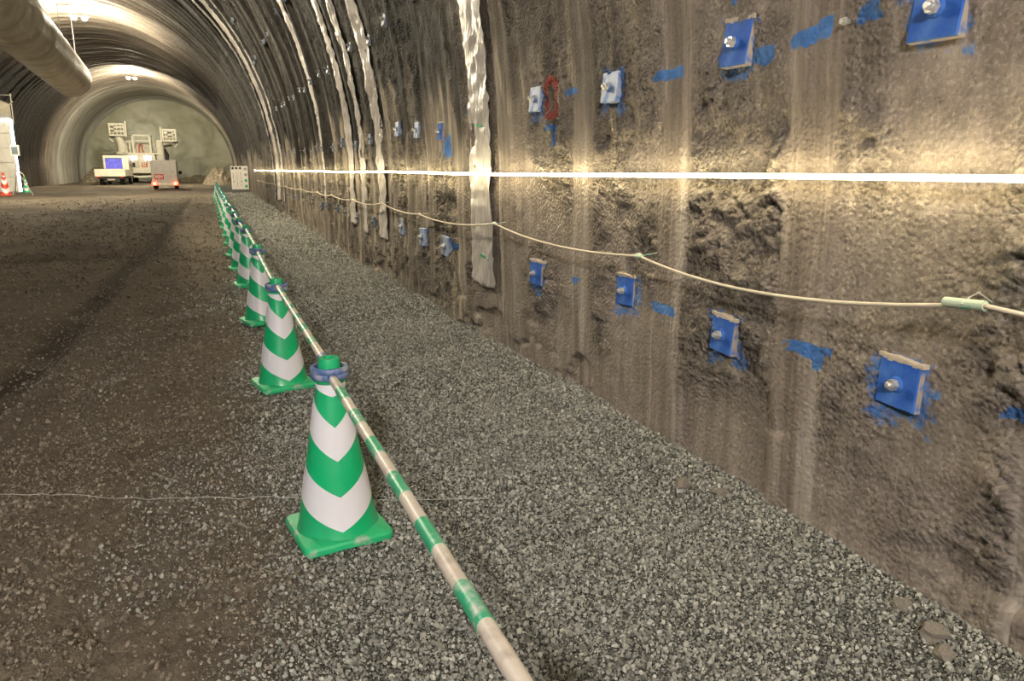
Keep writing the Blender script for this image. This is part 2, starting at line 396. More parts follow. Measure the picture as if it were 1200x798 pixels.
def marks_for(Y, s):
    z = np.where(s < T1, Z0 + s, ZS + R * np.sin(np.clip((s - T1) / R, 0, 1.5)))
    blue = np.zeros_like(Y); red = np.zeros_like(Y)
    jag = .55 * vn(Y * 34, s * 34, 40) + .65 * vn(Y * 12, s * 17, 41)
    for (y, zz, hw, hh, sd) in PAINT:
        q = np.maximum(np.abs(Y - y) / hw, np.abs(z - zz) / hh); blue = np.maximum(blue, ss(1.35, .55, q + jag))
    for (y, zz) in [(p[0], p[1]) for p in LOW[:5] + MID[:5]]:
        h = .112; q = np.maximum(np.abs(Y - y - .0) / h, np.abs(z - zz + .02) / (h * .95)); blue = np.maximum(blue, ss(1.35, .75, q + 1.0 * jag) * .46)
    e = np.sqrt(((Y - 4.41) / .105) ** 2 + ((z - 1.86) / .125) ** 2)
    red = ss(.26, .14, np.abs(e - .86))
    return np.stack([blue, red, np.zeros_like(Y), np.ones_like(Y)], -1)
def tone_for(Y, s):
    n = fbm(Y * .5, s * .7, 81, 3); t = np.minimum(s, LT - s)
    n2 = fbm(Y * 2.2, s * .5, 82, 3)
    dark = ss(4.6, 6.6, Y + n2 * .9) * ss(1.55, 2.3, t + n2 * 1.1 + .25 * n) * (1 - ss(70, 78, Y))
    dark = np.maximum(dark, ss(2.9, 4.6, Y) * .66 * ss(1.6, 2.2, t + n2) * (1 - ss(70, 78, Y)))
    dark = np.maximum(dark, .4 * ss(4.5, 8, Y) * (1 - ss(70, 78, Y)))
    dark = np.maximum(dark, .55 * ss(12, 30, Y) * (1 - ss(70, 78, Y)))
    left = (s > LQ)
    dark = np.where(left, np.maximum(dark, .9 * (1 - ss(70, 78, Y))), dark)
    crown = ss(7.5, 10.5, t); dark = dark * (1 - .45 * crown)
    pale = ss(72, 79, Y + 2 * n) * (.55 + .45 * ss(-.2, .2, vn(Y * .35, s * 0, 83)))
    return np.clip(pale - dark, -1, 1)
def shell(name, Ys, Ss, flip, detail, off=0.0):
    Y, s = np.meshgrid(Ys, Ss, indexing='ij')
    d, b, rm = disp(Y, s, detail); mk = marks_for(Y, s) if detail else np.zeros(Y.shape + (4,)); mk[..., 2] = b * (1 - .55 * ss(6, 12, Y)); mk[..., 3] = 1
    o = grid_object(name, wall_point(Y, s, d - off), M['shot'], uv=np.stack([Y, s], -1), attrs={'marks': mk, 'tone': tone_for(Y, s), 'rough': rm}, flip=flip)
    return tag(o, kind='structure')
def geo(a, b, k):
    r = [a]
    while r[-1] < b: r.append(r[-1] * (1 + k))
    r[-1] = b; return r
Yn = list(np.arange(-26, .5, .35)) + list(np.arange(.5, 1.0, .02)) + list(np.arange(1.0, 3.0, .0085)) + geo(3.0, 16, .0029)[:-1] + geo(16, Y_FACE, .0042)
Sn = list(np.arange(0, 2.75, .0095)) + list(np.arange(2.75, 4.2, .022)) + list(np.arange(4.2, 6.01, .05))
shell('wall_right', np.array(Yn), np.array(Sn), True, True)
Yc = np.array(list(np.arange(-26, 10, .4)) + list(np.arange(10, Y_FACE + .01, .09)))
shell('ceiling', Yc, np.linspace(5.9, LT - 5.9, 120), True, False, .012)
shell('wall_left', Yc, np.linspace(LT - 6.0, LT, 50), True, False)
# far face of the heading
th = np.linspace(0, 1, 40); 
fx, fz = np.meshgrid(np.linspace(-14.5, 4.5, 96), np.linspace(-.2, 9.4, 60), indexing='ij')
fy = Y_FACE - .4 + .9 * fbm(fx * .35, fz * .35, 90, 4) + .25 * fbm(fx * 1.5, fz * 1.5, 91, 3)
tag(grid_object('wall_far', np.stack([fx, fy, fz], -1), M['face'], flip=False), kind='structure')
# bulkhead far behind the photographer keeps the drive closed
bx, bz = np.meshgrid(np.linspace(-14, 3, 20), np.linspace(-.2, 9.4, 12), indexing='ij')
tag(grid_object('wall_back', np.stack([bx, -25.8 + .1 * fbm(bx, bz, 92, 3), bz], -1), M['face'], flip=True), kind='structure')

# ------------------------------------------------------------------ floor
RUT = np.array([(-25, -1.6), (0, -1.55), (5.5, -1.38), (6.6, -1.32), (8.3, -1.24), (11.6, -1.22), (15.2, -1.04), (21.7, -1.0), (40, -.9), (60, -.9)])
def ground(X, Y):
    g = ss(-.30, .34, X - .16 - .28 * fbm(Y * .8, X * .8, 101, 3) - .12 * ss(5, 9, Y) + .35 * (1 - ss(1.2, 3.0, Y)))
    g = np.maximum(g, .22 * ss(.0, .3, fbm(X * .9 + 4, Y * .6, 102, 3)) * ss(-1.0, -.2, X) * (1 - ss(7, 11, Y)))
    z = .045 * fbm(X * .5, Y * .35, 103, 3) + .02 * fbm(X * 2, Y * 2, 104, 3)
    clod = ss(-.1, .25, fbm(X * 3, Y * 2.0, 105, 3)) * (1 - g)
    z = z + clod * .05 * fbm(X * 9, Y * 7, 106, 4) + (1 - g) * .012 * fbm(X * 30, Y * 30, 107, 2)
    rx = np.interp(Y, RUT[:, 0], RUT[:, 1]) + .06 * vn(Y * .9, Y * 0, 108)
    w = .17 + .05 * vn(Y * 1.3, Y * 0, 109)
    rut = np.exp(-((X - rx) / w) ** 2) * ss(50, 36, Y)
    z = z - .055 * rut + .02 * np.exp(-((np.abs(X - rx) - .26) / .1) ** 2)
    # cross ruts and churned mud towards the left
    cr = np.exp(-((Y - 14.2 - .1 * X - .4 * vn(X * .6, X * 0, 110)) / .35) ** 2) * ss(-1.3, -2.0, X)
    z = z - .05 * cr + ss(-1.8, -4, X) * .07 * fbm(X * .45 + Y * .1, Y * .5, 111, 4)
    # gravel heaped against the foot of the wall
    wx = X - bend(Y); z = z + .05 * ss(1.6, 2.15, wx + .15 * vn(Y * 1.2, Y * 0, 112))
    wet = np.clip(.72 * ss(.15, 1.0, rut) * ss(-.45, -.05, vn(Y * 2, X * 3, 113) + .1) + .55 * cr + .45 * ss(.05, .35, fbm(X * .5, Y * .8, 114, 4)) * (1 - g) * ss(-.6, -1.6, X), 0, 1)
    return z, g, wet
Xf = np.array(list(np.arange(-14.5, -4, .16)) + list(np.arange(-4, -1.8, .05)) + list(np.arange(-1.8, 2.4, .02)) + list(np.arange(2.4, 3.6, .1)))
Yf = np.array(list(np.arange(-26, .6, .5)) + list(np.arange(.6, 1.3, .02)) + geo(1.3, 96, .0125))
fX, fY = np.meshgrid(Xf, Yf, indexing='ij'); fZ, fG, fW = ground(fX, fY)
tag(grid_object('floor', np.stack([fX, fY, fZ], -1), M['ground'], attrs={'gravel': fG, 'wet': fW}), kind='structure')
def gz(x, y): return float(ground(np.array([x]), np.array([y]))[0][0])

# ------------------------------------------------------------------ loose stone: geometry-node scatter of uncountable gravel
def scatter(name, pts, sizes, m, label, cat):
    me = bpy.data.meshes.new(name); me.vertices.add(len(pts)); me.vertices.foreach_set('co', pts.reshape(-1).astype(np.float32))
    t = me.attributes.new('sz', 'FLOAT', 'POINT'); t.data.foreach_set('value', sizes.astype(np.float32)); me.materials.append(m)
    o = bpy.data.objects.new(name, me); COL.objects.link(o)
    ng = bpy.data.node_groups.new(name + '_nodes', 'GeometryNodeTree')
    ng.interface.new_socket('Geometry', in_out='INPUT', socket_type='NodeSocketGeometry'); ng.interface.new_socket('Geometry', in_out='OUTPUT', socket_type='NodeSocketGeometry')
    N = ng.nodes; L = ng.links; gi = N.new('NodeGroupInput'); go = N.new('NodeGroupOutput')
    jn = N.new('GeometryNodeJoinGeometry')
    for k in range(4):
        ico = N.new('GeometryNodeMeshIcoSphere'); ico.inputs['Radius'].default_value = .5; ico.inputs['Subdivisions'].default_value = 1
        sp = N.new('GeometryNodeSetPosition'); nz = N.new('ShaderNodeTexNoise'); nz.noise_dimensions = '4D'; nz.inputs['W'].default_value = 3.7 * k + 1; nz.inputs['Scale'].default_value = 2.2
        sub = N.new('ShaderNodeVectorMath'); sub.operation = 'SUBTRACT'; sub.inputs[1].default_value = (.5, .5, .5)
        mul = N.new('ShaderNodeVectorMath'); mul.operation = 'MULTIPLY'; mul.inputs[1].default_value = (1.3, 1.3, 1.3)
        L.new(nz.outputs['Color'], sub.inputs[0]); L.new(sub.outputs[0], mul.inputs[0]); L.new(mul.outputs[0], sp.inputs['Offset'])
        L.new(ico.outputs['Mesh'], sp.inputs['Geometry'])
        ss_ = N.new('GeometryNodeSetShadeSmooth'); ss_.inputs['Shade Smooth'].default_value = False
        L.new(sp.outputs[0], ss_.inputs['Geometry']); sm = N.new('GeometryNodeSetMaterial'); sm.inputs['Material'].default_value = m; L.new(ss_.outputs[0], sm.inputs[0])
        g2 = N.new('GeometryNodeGeometryToInstance'); L.new(sm.outputs[0], g2.inputs[0]); L.new(g2.outputs[0], jn.inputs[0])
    ip = N.new('GeometryNodeInstanceOnPoints'); ip.inputs['Pick Instance'].default_value = True
    L.new(gi.outputs[0], ip.inputs['Points']); L.new(jn.outputs[0], ip.inputs['Instance'])
    def rv(t, lo, hi, seed):
        n = N.new('FunctionNodeRandomValue'); n.data_type = t; n.inputs['Seed'].default_value = seed
        i = {'FLOAT_VECTOR': (0, 1, 0), 'INT': (4, 5, 2)}[t]; n.inputs[i[0]].default_value = lo; n.inputs[i[1]].default_value = hi; return n.outputs[i[2]]
    L.new(rv('INT', 0, 3, 1), ip.inputs['Instance Index']); L.new(rv('FLOAT_VECTOR', (0, 0, 0), (6.28, 6.28, 6.28), 2), ip.inputs['Rotation'])
    na = N.new('GeometryNodeInputNamedAttribute'); na.data_type = 'FLOAT'; na.inputs[0].default_value = 'sz'
    vm = N.new('ShaderNodeVectorMath'); vm.operation = 'SCALE'; L.new(rv('FLOAT_VECTOR', (.65, .55, .5), (1.35, 1.15, 1.0), 3), vm.inputs[0]); L.new(na.outputs[0], vm.inputs['Scale'])
    L.new(vm.outputs[0], ip.inputs['Scale']); L.new(ip.outputs[0], go.inputs[0])
    md = o.modifiers.new('scatter', 'NODES'); md.node_group = ng
    return tag(o, label, cat, kind='stuff')
def strew(zones, want_gravel):
    P = []; Z = []
    for (x0, x1, y0, y1, dens, lo, hi) in zones:
        n = int((x1 - x0) * (y1 - y0) * dens); x = rng.uniform(x0, x1, n); y = rng.uniform(y0, y1, n)
        z, g, w = ground(x, y); keep = (rng.random(n) < (g if want_gravel else (1 - g) * (.35 + .65 * ss(-.15, .25, fbm(x * 2.5, y * 1.8, 120, 3)))))
        keep &= (x < 2.16 + bend(y))
        if not want_gravel: keep &= rng.random(n) > w * .6
        s = lo + (hi - lo) * rng.random(n) ** 3.2
        P.append(np.stack([x, y, z + s * rng.uniform(-.15, .75, n) if want_gravel else z + s * .15], -1)[keep]); Z.append(s[keep])
    return np.concatenate(P), np.concatenate(Z)
p, z = strew([(-1.2, 2.15, .9, 2.4, 17000, .005, .019), (-1.2, 2.15, 2.4, 4.2, 12500, .006, .020), (-1.0, 2.15, 4.2, 7, 6500, .008, .024), (-.6, 2.2, 7, 12, 2800, .012, .03), (-.2, 2.25, 12, 22, 900, .018, .042), (.1, 2.4, 22, 46, 260, .03, .07)], True)
scatter('gravel_bed', p, z, M['stone'], 'grey crushed stone spread along the foot of the wall', 'gravel')
p, z = strew([(-2.2, .8, .9, 2.6, 9000, .005, .020), (-2.6, .7, 2.6, 4.5, 5000, .007, .024), (-3.6, .5, 4.5, 8, 2000, .010, .032), (-5, .4, 8, 15, 550, .014, .045), (-7, .4, 15, 24, 130, .018, .055), (-9, .4, 24, 40, 30, .025, .07)], False)
scatter('soil_clods', p, z, M['clod'], 'small brown clods strewn over the trodden earth lane', 'soil')

# ------------------------------------------------------------------ LED strip light along the right wall
def strip_x(Y, z, off):
    s = np.full(9, s_of_z(z)); ya = np.linspace(Y - .6, Y + .6, 9); d, _, _ = disp(ya, s)
    return float(wall_point(np.array([Y]), np.array([s_of_z(z)]), np.array([d.max() + off]))[0][0])
led = empty('led_strip_light', (2.0, .0, 1.40))
def led_z(Y): return 1.402 - .0022 * Y + .004 * math.sin(Y * .9)
ys = [-8 + .25 * i for i in range(0, 185)]
SHEETS = [(5.68, .54), (9.58, .42), (10.65, .36), (11.60, .40), (14.65, .38), (23.4, .42), (25.0, .28), (26.3, .38)]
pts = [Vector((strip_x(y, led_z(y), .092 if any(abs(y - a) < w / 2 + .35 for a, w in SHEETS) else .040), y, led_z(y))) - Vector(led.location) for y in ys]
seg = MB()
for i in range(0, len(pts) - 1):
    a, b = pts[i], pts[i + 1]; d = (b - a) * .006
    seg.tube([a, b], .0095, 8)
smooth_by_angle(seg.build('diffuser', M['led'], led))
MB().tube([p + Vector((.017, 0, 0)) for p in pts], .006, 6).build('backing_rail', M['dark'], led)
e = pts[-1]
MB().box(e + Vector((-.03, 0, -.07)), e + Vector((.03, .06, .07)), bev=.008).build('end_cap', M['board'], led)
for i in range(3, len(pts), 8):
    MB().box(pts[i] + Vector((.008, -.008, -.012)), pts[i] + Vector((.07, .008, .012)), bev=.003).build('clip', M['zinc'], led)
tag(led, 'glowing warm white light strip running along the tunnel wall', 'strip light')

# ------------------------------------------------------------------ crown lamps and the work light behind the photographer
def crown_lamp(x, y, z, label, power=1.0):
    t = empty('ceiling_lamp', (x, y, z))
    MB().box((-.42, -.10, .02), (.42, .10, .10), bev=.02).build('housing', M['dark'], t)
    for sx in (-.22, .22):
        smooth_by_angle(MB().lathe([(.001, -.15), (.07, -.13), (.1, -.07), (.085, -.01), (.05, .02)], 14, c=(sx, 0, 0)).build('bulb', M['lamp'], t))
    zc = ZS + math.sqrt(R * R - (x + 5.5 - 1e-4 * y * y) ** 2) - z + .05
    for sx in (-.3, .3): MB().tube([(sx, 0, .08), (sx, 0, zc)], .012, 6).build('hanger', M['steel'], t)
    return tag(t, label, 'lamp')
crown_lamp(-4.95, 42.2, 8.35, 'twin bulb lamp hanging at the crown beside the ventilation duct')
crown_lamp(-4.85, 68.0, 8.35, 'twin bulb lamp hanging at the crown nearest the tunnel face')
crown_lamp(-4.85, 17.0, 8.15, 'twin bulb lamp at the crown high above the third to tenth cones')
crown_lamp(-4.85, -7.5, 8.15, 'twin bulb lamp at the crown behind the photographer')
crown_lamp(-7.3, 38.2, 8.0, 'bright lamp above the ventilation duct in the upper left corner')
wl = empty('work_light', (-2.2, -5.0, 0))
MB().tube([(0, 0, .5), (0, 0, 4.3)], .03, 10).build('mast', M['steel'], wl)
for k in range(3):
    a = 2 * PI * k / 3; MB().tube([(0, 0, .9), (.7 * math.cos(a), .7 * math.sin(a), .02)], .018, 8).build('leg', M['steel'], wl)
smooth_by_angle(MB().lathe([(.02, 4.25), (.2, 4.32), (.32, 4.5), (.34, 4.65), (.28, 4.82), (.12, 4.92), (.02, 4.94)], 20).build('balloon', M['work'], wl))
tag(wl, 'round balloon work light on a tripod mast beside the earth lane', 'work light')

# ------------------------------------------------------------------ traffic cones
CH = .735
def cone_r(z): return .160 + (.054 - .160) * (z - .035) / .60
def make_cone(name, mg, mb, mw):
    t = empty(name, (0, 0, 0))
    s = .178; c = .035; poly = []
    for (sx, sy, a0) in ((1, 1, 0), (-1, 1, 90), (-1, -1, 180), (1, -1, 270)):
        for k in range(4):
            a = math.radians(a0 + 30 * k); poly.append((sx * (s - c) + c * math.cos(a), sy * (s - c) + c * math.sin(a)))
    b = MB(); n = len(poly)
    V = [(x, y, .012) for x, y in poly] + [(x, y, .03) for x, y in poly] + [(x * .965, y * .965, .040) for x, y in poly] + [(cone_r(.05) * x / math.hypot(x, y), cone_r(.05) * y / math.hypot(x, y), .052) for x, y in poly]
    Fc = [tuple(range(n))[::-1]] + [(j * n + i, j * n + (i + 1) % n, (j + 1) * n + (i + 1) % n, (j + 1) * n + i) for j in range(3) for i in range(n)]
    b.add(V, Fc)
    for sx in (-1, 1):
        for sy in (-1, 1): b.box((sx * .165, sy * .165, 0), (sx * .05, sy * .05, .015), bev=.004)
        b.box((sx * .174, -.03, .0), (sx * .15, .03, .014), bev=.003)
    smooth_by_angle(b.build('base', mb, t), 30)
    body = MB().lathe([(cone_r(.038) + .006, .036), (cone_r(.05), .055)] + [(cone_r(z), z) for z in np.linspace(.1, .635, 9)] + [(.056, .64), (.062, .645), (.062, .655), (.046, .66)], 40)
    smooth_by_angle(body.build('body', mg, t), 40)
    cap = MB().lathe([(.044, .655), (.043, .69), (.041, .722), (.038, CH), (.022, CH), (.020, .70), (.001, .70)], 28)
    smooth_by_angle(cap.build('cap', mg, t), 40)
    for (z0, w) in ((.072, .135), (.345, .130), (.592, .05)):
        v = []; f = []; nn = 72; m = 6
        for i in range(nn):
            ph = 2 * PI * i / nn; q = abs(((ph + PI / 2) % PI) - PI / 2) / (PI / 2)
            up = .115 * q if z0 < .5 else .04 * q
            for j in range(m):
                zz = min(z0 + up + w * j / (m - 1), .638); rr = cone_r(zz) + .0022; v.append((rr * math.cos(ph), rr * math.sin(ph), zz))
        for i in range(nn):
            for j in range(m - 1): f.append((i * m + j, ((i + 1) % nn) * m + j, ((i + 1) % nn) * m + j + 1, i * m + j + 1))
        o = MB().add(v, f).build('reflective_band', mw, t); smooth_by_angle(o, 60)
    return t
proto = make_cone('traffic_cone', M['green'], M['greenbase'], M['whiteband'])
CONES = [.64, 2.83, 5.06, 7.26, 9.55, 11.35, 13.1, 15.1, 17.2, 19.3, 21.5, 23.7, 25.9, 28.1, 30.3, 32.5, 34.7, 36.9, 39.1, 41.3]
ORD = ['', 'nearest', 'second', 'third', 'fourth', 'fifth', 'sixth', 'seventh', 'eighth', 'ninth', 'tenth', 'eleventh', 'twelfth', 'thirteenth', 'fourteenth', 'fifteenth', 'sixteenth', 'seventeenth', 'eighteenth', 'nineteenth']
tops = []
for i, y in enumerate(CONES):
    c = proto if i == 0 else copy_tree(proto)
    x = .372 + .004 * math.sin(i * 2.1) + (0 if i < 2 else .006 * math.cos(i * 1.7)); zb = gz(x, y) + .006
    c.location = (x, y, zb)
    face = math.atan2(-y, -x) + math.radians([0, 6, 14, 20, 8, 16, 10, 18][i % 8]); c.rotation_euler = (0, 0, face)
    tops.append(Vector((x, y, zb)))
    if i == 0: lab = 'green chevron cone at the near end of the barrier bar, beside the photographer'
    elif i == 1: lab = 'largest green cone with white chevrons, nearest the camera on the gravel edge'
    elif i < 19: lab = ORD[i] + ' green and white chevron cone from the camera in the barrier row'
    tag(c, 'furthest green and white chevron cone at the far end of the barrier row' if i == len(CONES) - 1 else lab, 'traffic cone', 'green cones in the barrier row')
    # base is turned separately so its square lines up with the lane
    for ch in c.children:
        if ch.name.startswith('base'): ch.rotation_euler = (0, 0, -face + math.radians([4, 8, 12, 15, 6, 10, 9, 14][i % 8]))

# ------------------------------------------------------------------ cone bars with their blue rings
def make_bar():
    Lb = 1.86; t = empty('cone_bar', (0, 0, 0)); r = .0172
    smooth_by_angle(MB().tube([(0, .0, 0), (0, Lb, 0)], r, 16).build('pole', M['barwhite'], t))
    n = 6
    for k in range(n):
        y0 = .30 + .255 * k; smooth_by_angle(MB().tube([(0, y0, 0), (0, y0 + .118, 0)], r + .0011, 16).build('green_tape', M['bargreen'], t))
    for y, sg in ((0, -1), (Lb, 1)):
        v = []; f = []; nn = 28; ro, ri, hh = .074, .057, .012; cy = y + sg * .075
        for i in range(nn):
            a = 2 * PI * i / nn
            for (rr, zz) in ((ri, -hh), (ro - .004, -hh), (ro, -.004), (ro, .006), (ro - .004, hh), (ri, hh)): v.append((rr * math.cos(a), cy + rr * math.sin(a), zz))
        for i in range(nn):
            for j in range(6): f.append((i * 6 + j, ((i + 1) % nn) * 6 + j, ((i + 1) % nn) * 6 + (j + 1) % 6, i * 6 + (j + 1) % 6))
        b = MB().add(v, f); b.tube([(0, y - sg * (.11 if sg < 0 else .03), 0), (0, y + sg * .022, 0)], .0205, 14)
        smooth_by_angle(b.build('ring', M['ringblue'], t), 40)
    return t, Lb
bar0, LB = make_bar()
for i in range(len(CONES) - 1):
    b = bar0 if i == 0 else copy_tree(bar0)
    a, c = tops[i] + Vector((0, 0, .668 if i % 2 == 0 else .690)), tops[i + 1] + Vector((0, 0, .668 if i % 2 == 0 else .690)); d = (c - a)
    L = d.length; u = d.normalized(); off = .075
    sc = (L - 2 * off) / LB
    b.location = a + u * off; b.scale = (1, sc, 1)
    b.rotation_euler = (math.asin(u.z), 0, -math.atan2(u.x, u.y))
    for ch in b.children:
        if ch.name.startswith('ring'):       # keep the rings round when the bar is stretched
            ch.scale = (1, 1 / sc, 1); first = min(v.co.y for v in ch.data.vertices) < 0
            ch.location = (0, 0 if first else LB - LB / sc, 0)
    if i == 0: lab = 'green and white striped bar running from the largest cone towards the bottom edge'
    else: lab = f'striped barrier bar between the {ORD[i]} and {ORD[i + 1] if i + 1 < 19 else "furthest"} cones from the camera'
    tag(b, lab, 'cone bar', 'striped bars linking the green cones')

# ------------------------------------------------------------------ rock bolts with bearing plates
def make_bolt(mp, me_, mn):
    t = empty('rock_bolt', (0, 0, 0)); h = .079
    # built facing -X: plate lies in YZ
    pl = MB(); V = []
    for (x, s) in ((.05, 1.0), (-.006, 1.0), (-.012, .955)):
        V += [(x, -h * s, -h * s), (x, h * s, -h * s), (x, h * s, h * s), (x, -h * s, h * s)]
    Fc = [(8, 9, 10, 11), (0, 3, 2, 1)] + [(j * 4 + i, j * 4 + (i + 1) % 4, (j + 1) * 4 + (i + 1) % 4, (j + 1) * 4 + i) for j in range(2) for i in range(4)]
    pl.add(V, Fc); pl.mi = [0, 1, 1, 1, 1, 1, 0, 0, 0, 0]
    pl.build('plate', [mp, me_], t)
    smooth_by_angle(MB().tube([(-.010, 0, 0), (-.020, 0, 0)], [.030, .021], 18).build('washer', mp, t))
    MB().tube([(-.015, 0, 0), (-.040, 0, 0)], .0195, 6).build('nut', mn, t)
    smooth_by_angle(MB().tube([(-.035, 0, 0), (-.051, 0, .0), (-.055, 0, 0)], [.0115, .0115, .008], 12).build('bolt_end', mn, t))
    v = []
    b = MB(); r_ = random.Random(3)
    for k in range(9):
        y = -h + 2 * h * k / 8; b.box((-.011 - .004 * r_.random(), y - .011, h - .012 * r_.random()), (.03, y + .011, h + .006 + .01 * r_.random()), bev=.003)
    if mp is M['plateblue']: b.build('mortar_dust', M['concrete_dab'], t)
    return t
bolt_b = make_bolt(M['plateblue'], M['platedust'], M['zinc']); bolt_g = make_bolt(M['plategrey'], M['plategrey'], M['zinc'])
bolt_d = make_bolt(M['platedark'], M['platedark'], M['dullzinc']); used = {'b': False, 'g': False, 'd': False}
def put_bolt(Y, z, kind, label, group=None, sc=1.0, tilt=(0, 0, 0)):
    src = {'b': bolt_b, 'g': bolt_g, 'd': bolt_d}[kind]
    o = src if not used[kind] else copy_tree(src); used[kind] = True
    p, n = wall_at(Y, z); a = math.atan2(-n.z, -n.x)
    o.location = p + n * .004; o.rotation_euler = (tilt[0], a + tilt[1], tilt[2]); o.scale = (1, sc, sc)
    if 'group' in o: del o['group']
    return tag(o, label, 'rock bolt', group)
GB = 'rock bolts in the right wall'
low_lab = ['blue bolt plate low on the wall beside the photographer', 'large blue bolt plate in the lower row, right of the thick rib', 'blue bolt plate in the lower row between the two plain ribs, second from the right',
           'blue bolt plate in the lower row under the sagging rope, third from the right', 'narrow blue bolt plate in the lower row just right of the widest silver sheet',
           'pale bolt plate in the lower row just left of the widest silver sheet', 'pale bolt plate in the lower row, second left of the widest silver sheet', 'pale bolt plate in the lower row just right of the second silver sheet']
mid_lab = ['blue bolt plate above the light strip beside the photographer', 'largest blue bolt plate, cut by the top edge at the upper right', 'blue bolt plate above the light strip near the top, second from the right',
           'white and blue bolt plate above the light strip, third from the right', 'small white and blue bolt plate left of the red painted ring',
           'bolt plate in a big blue paint patch left of the widest silver sheet', 'pale bolt plate above the light strip, second left of the widest silver sheet', 'pale bolt plate above the light strip just right of the second silver sheet']
tl = [(0, 0, 0), (.02, .03, -.04), (.03, .05, -.06), (-.03, .04, .05), (.0, .03, .08), (.05, .02, .0), (-.04, .02, .04), (.03, .03, 0)]
for i, (Y, z) in enumerate(LOW): put_bolt(Y, z, 'b' if i < 5 else 'g', low_lab[i], GB, 1.0 if i < 5 else 1.15, tl[i])
for i, (Y, z) in enumerate(MID): put_bolt(Y, z, 'b' if i < 3 or i == 5 else 'g', mid_lab[i], GB, (1.12 if i < 3 else .98), tl[i] if i < 3 else (.02, .02, 0))
NTH = ['first', 'second', 'third', 'fourth', 'fifth', 'sixth', 'seventh', 'eighth', 'ninth', 'tenth', 'eleventh', 'twelfth', 'thirteenth', 'fourteenth', 'fifteenth', 'sixteenth', 'seventeenth', 'eighteenth', 'nineteenth', 'twentieth']
SHEETS = [(5.68, .54), (9.58, .42), (10.65, .36), (11.60, .40), (14.65, .38), (23.4, .42), (25.0, .28), (26.3, .38)]
def many(z, Y0, Y1, step, where):
    Y = Y0; k = 0
    while Y < Y1 and k < 20:
        y = Y + random.uniform(-.12, .12); Y += step
        if any(abs(y - a) < w / 2 + .17 for a, w in SHEETS): continue
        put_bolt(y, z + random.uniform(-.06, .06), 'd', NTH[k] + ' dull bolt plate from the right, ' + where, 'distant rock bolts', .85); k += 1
many(.76, 10.15, 26, 1.02, 'low row left of second sheet')
many(1.80, 10.1, 28, 1.02, 'row above light strip left of second sheet')
many(2.96, 7.1, 22, 1.02, 'third row up on the dark wall')
many(4.3, 10.0, 24, 1.3, 'fourth row up on the dark wall')
many(5.3, 14, 30, 1.6, 'fifth row up on the dark wall')
# bare bolt end just right of the thick rib
p_, n_ = wall_at(2.02, 1.905)
q = empty('wall_anchor', p_); smooth_by_angle(MB().tube([(.02, 0, 0), (-.03, 0, 0)], .009, 10).build('stud', M['zinc'], q)); smooth_by_angle(MB().tube([(-.01, 0, 0), (-.016, 0, 0)], .014, 6).build('nut', M['zinc'], q))
tag(q, 'small bare metal stud on the wall left of the largest blue plate', 'anchor')

# ------------------------------------------------------------------ hanging silver drainage sheets
def sheet(Y, w, z0, zt, label, seed, marks=False, wr=1.0):
    s0, s1 = s_of_z(z0), s_of_z(zt) if zt < 8.5 else LQ - .3
    ns = int((s1 - s0) / .03); nw = 15
    sv = np.linspace(s0, s1, ns); uv = np.linspace(-.5, .5, nw); U, Sg = np.meshgrid(uv, sv, indexing='ij')
    edge = .05 * fbm(Sg * 1.4, Sg * 0 + np.sign(U), seed, 3) * np.abs(U) * 2
    Yg = Y + U * w * (1 - .10 * ss(.3, .0, np.abs(vn(Sg * .7, Sg * 0, seed + 5)))) + edge * w * 1.2 + .03 * vn(Sg * .6, Sg * 0, seed + 6)
    Sg2 = Sg.copy(); Sg2[:, 0] += .03 * (uv + .2) * np.sign(vn(uv * 3, uv * 0, seed))
    dmax = np.zeros_like(Yg)
    for dy in (-.12, 0, .12):
        d, _, _ = disp(Yg + dy, Sg2, False); dmax = np.maximum(dmax, d) if dy > -.12 else d
    crease = np.abs(fbm(U * w * 7 + Sg * 1.5, Sg * 6 - U * 2, seed + 1, 3)); fold = fbm(U * 3, Sg * 1.3, seed + 2, 3)
    dd = dmax + .014 + .012 * (1 - np.abs(2 * U) ** 3) + wr * (.045 * crease + .022 * fold)
    P = wall_point(Yg, Sg2, dd)
    o = grid_object('drain_sheet', P, M['sheet'], uv=np.stack([U * w, Sg], -1), flip=True)
    md = o.modifiers.new('thickness', 'SOLIDIFY'); md.thickness = .002
    tag(o, label, 'plastic sheet', 'silver sheets hung down the wall')
    if marks:
        for (zz, du) in ((.735, -.12), (1.75, .02)):
            j = int(np.argmin(abs(sv - s_of_z(zz)))); i = int((.5 + du) * (nw - 1)); c = Vector(P[i, j]) + Vector((-.006, 0, 0))
            MB().box(c + Vector((-.001, -.10, -.011)), c + Vector((.001, .10, .011)), rot=Matrix.Rotation(.10, 3, 'X')).build('green_mark', M['greenmark'], o)
    return o
sheet(5.68, .54, .49, 6.6, 'widest silver plastic sheet with two green marks, nearest the camera', 200, True)
sheet(9.58, .42, .53, 8.0, 'second silver plastic sheet from the camera, right one of the close trio', 210)
sheet(10.65, .36, .53, 8.0, 'third silver plastic sheet from the camera, middle one of the close trio', 220)
sheet(11.60, .40, .60, 8.0, 'fourth silver plastic sheet from the camera, left one of the close trio', 230)
sheet(14.65, .38, .64, 8.2, 'silver plastic sheet hanging alone left of the close trio', 240)
sheet(23.4, .42, .45, 8.8, 'thin distant silver sheet, right one of the far three', 250)
sheet(25.0, .28, .45, 8.8, 'thin distant silver sheet, middle one of the far three', 260)
sheet(26.3, .38, .45, 8.8, 'thin distant silver sheet, left one of the far three', 270)

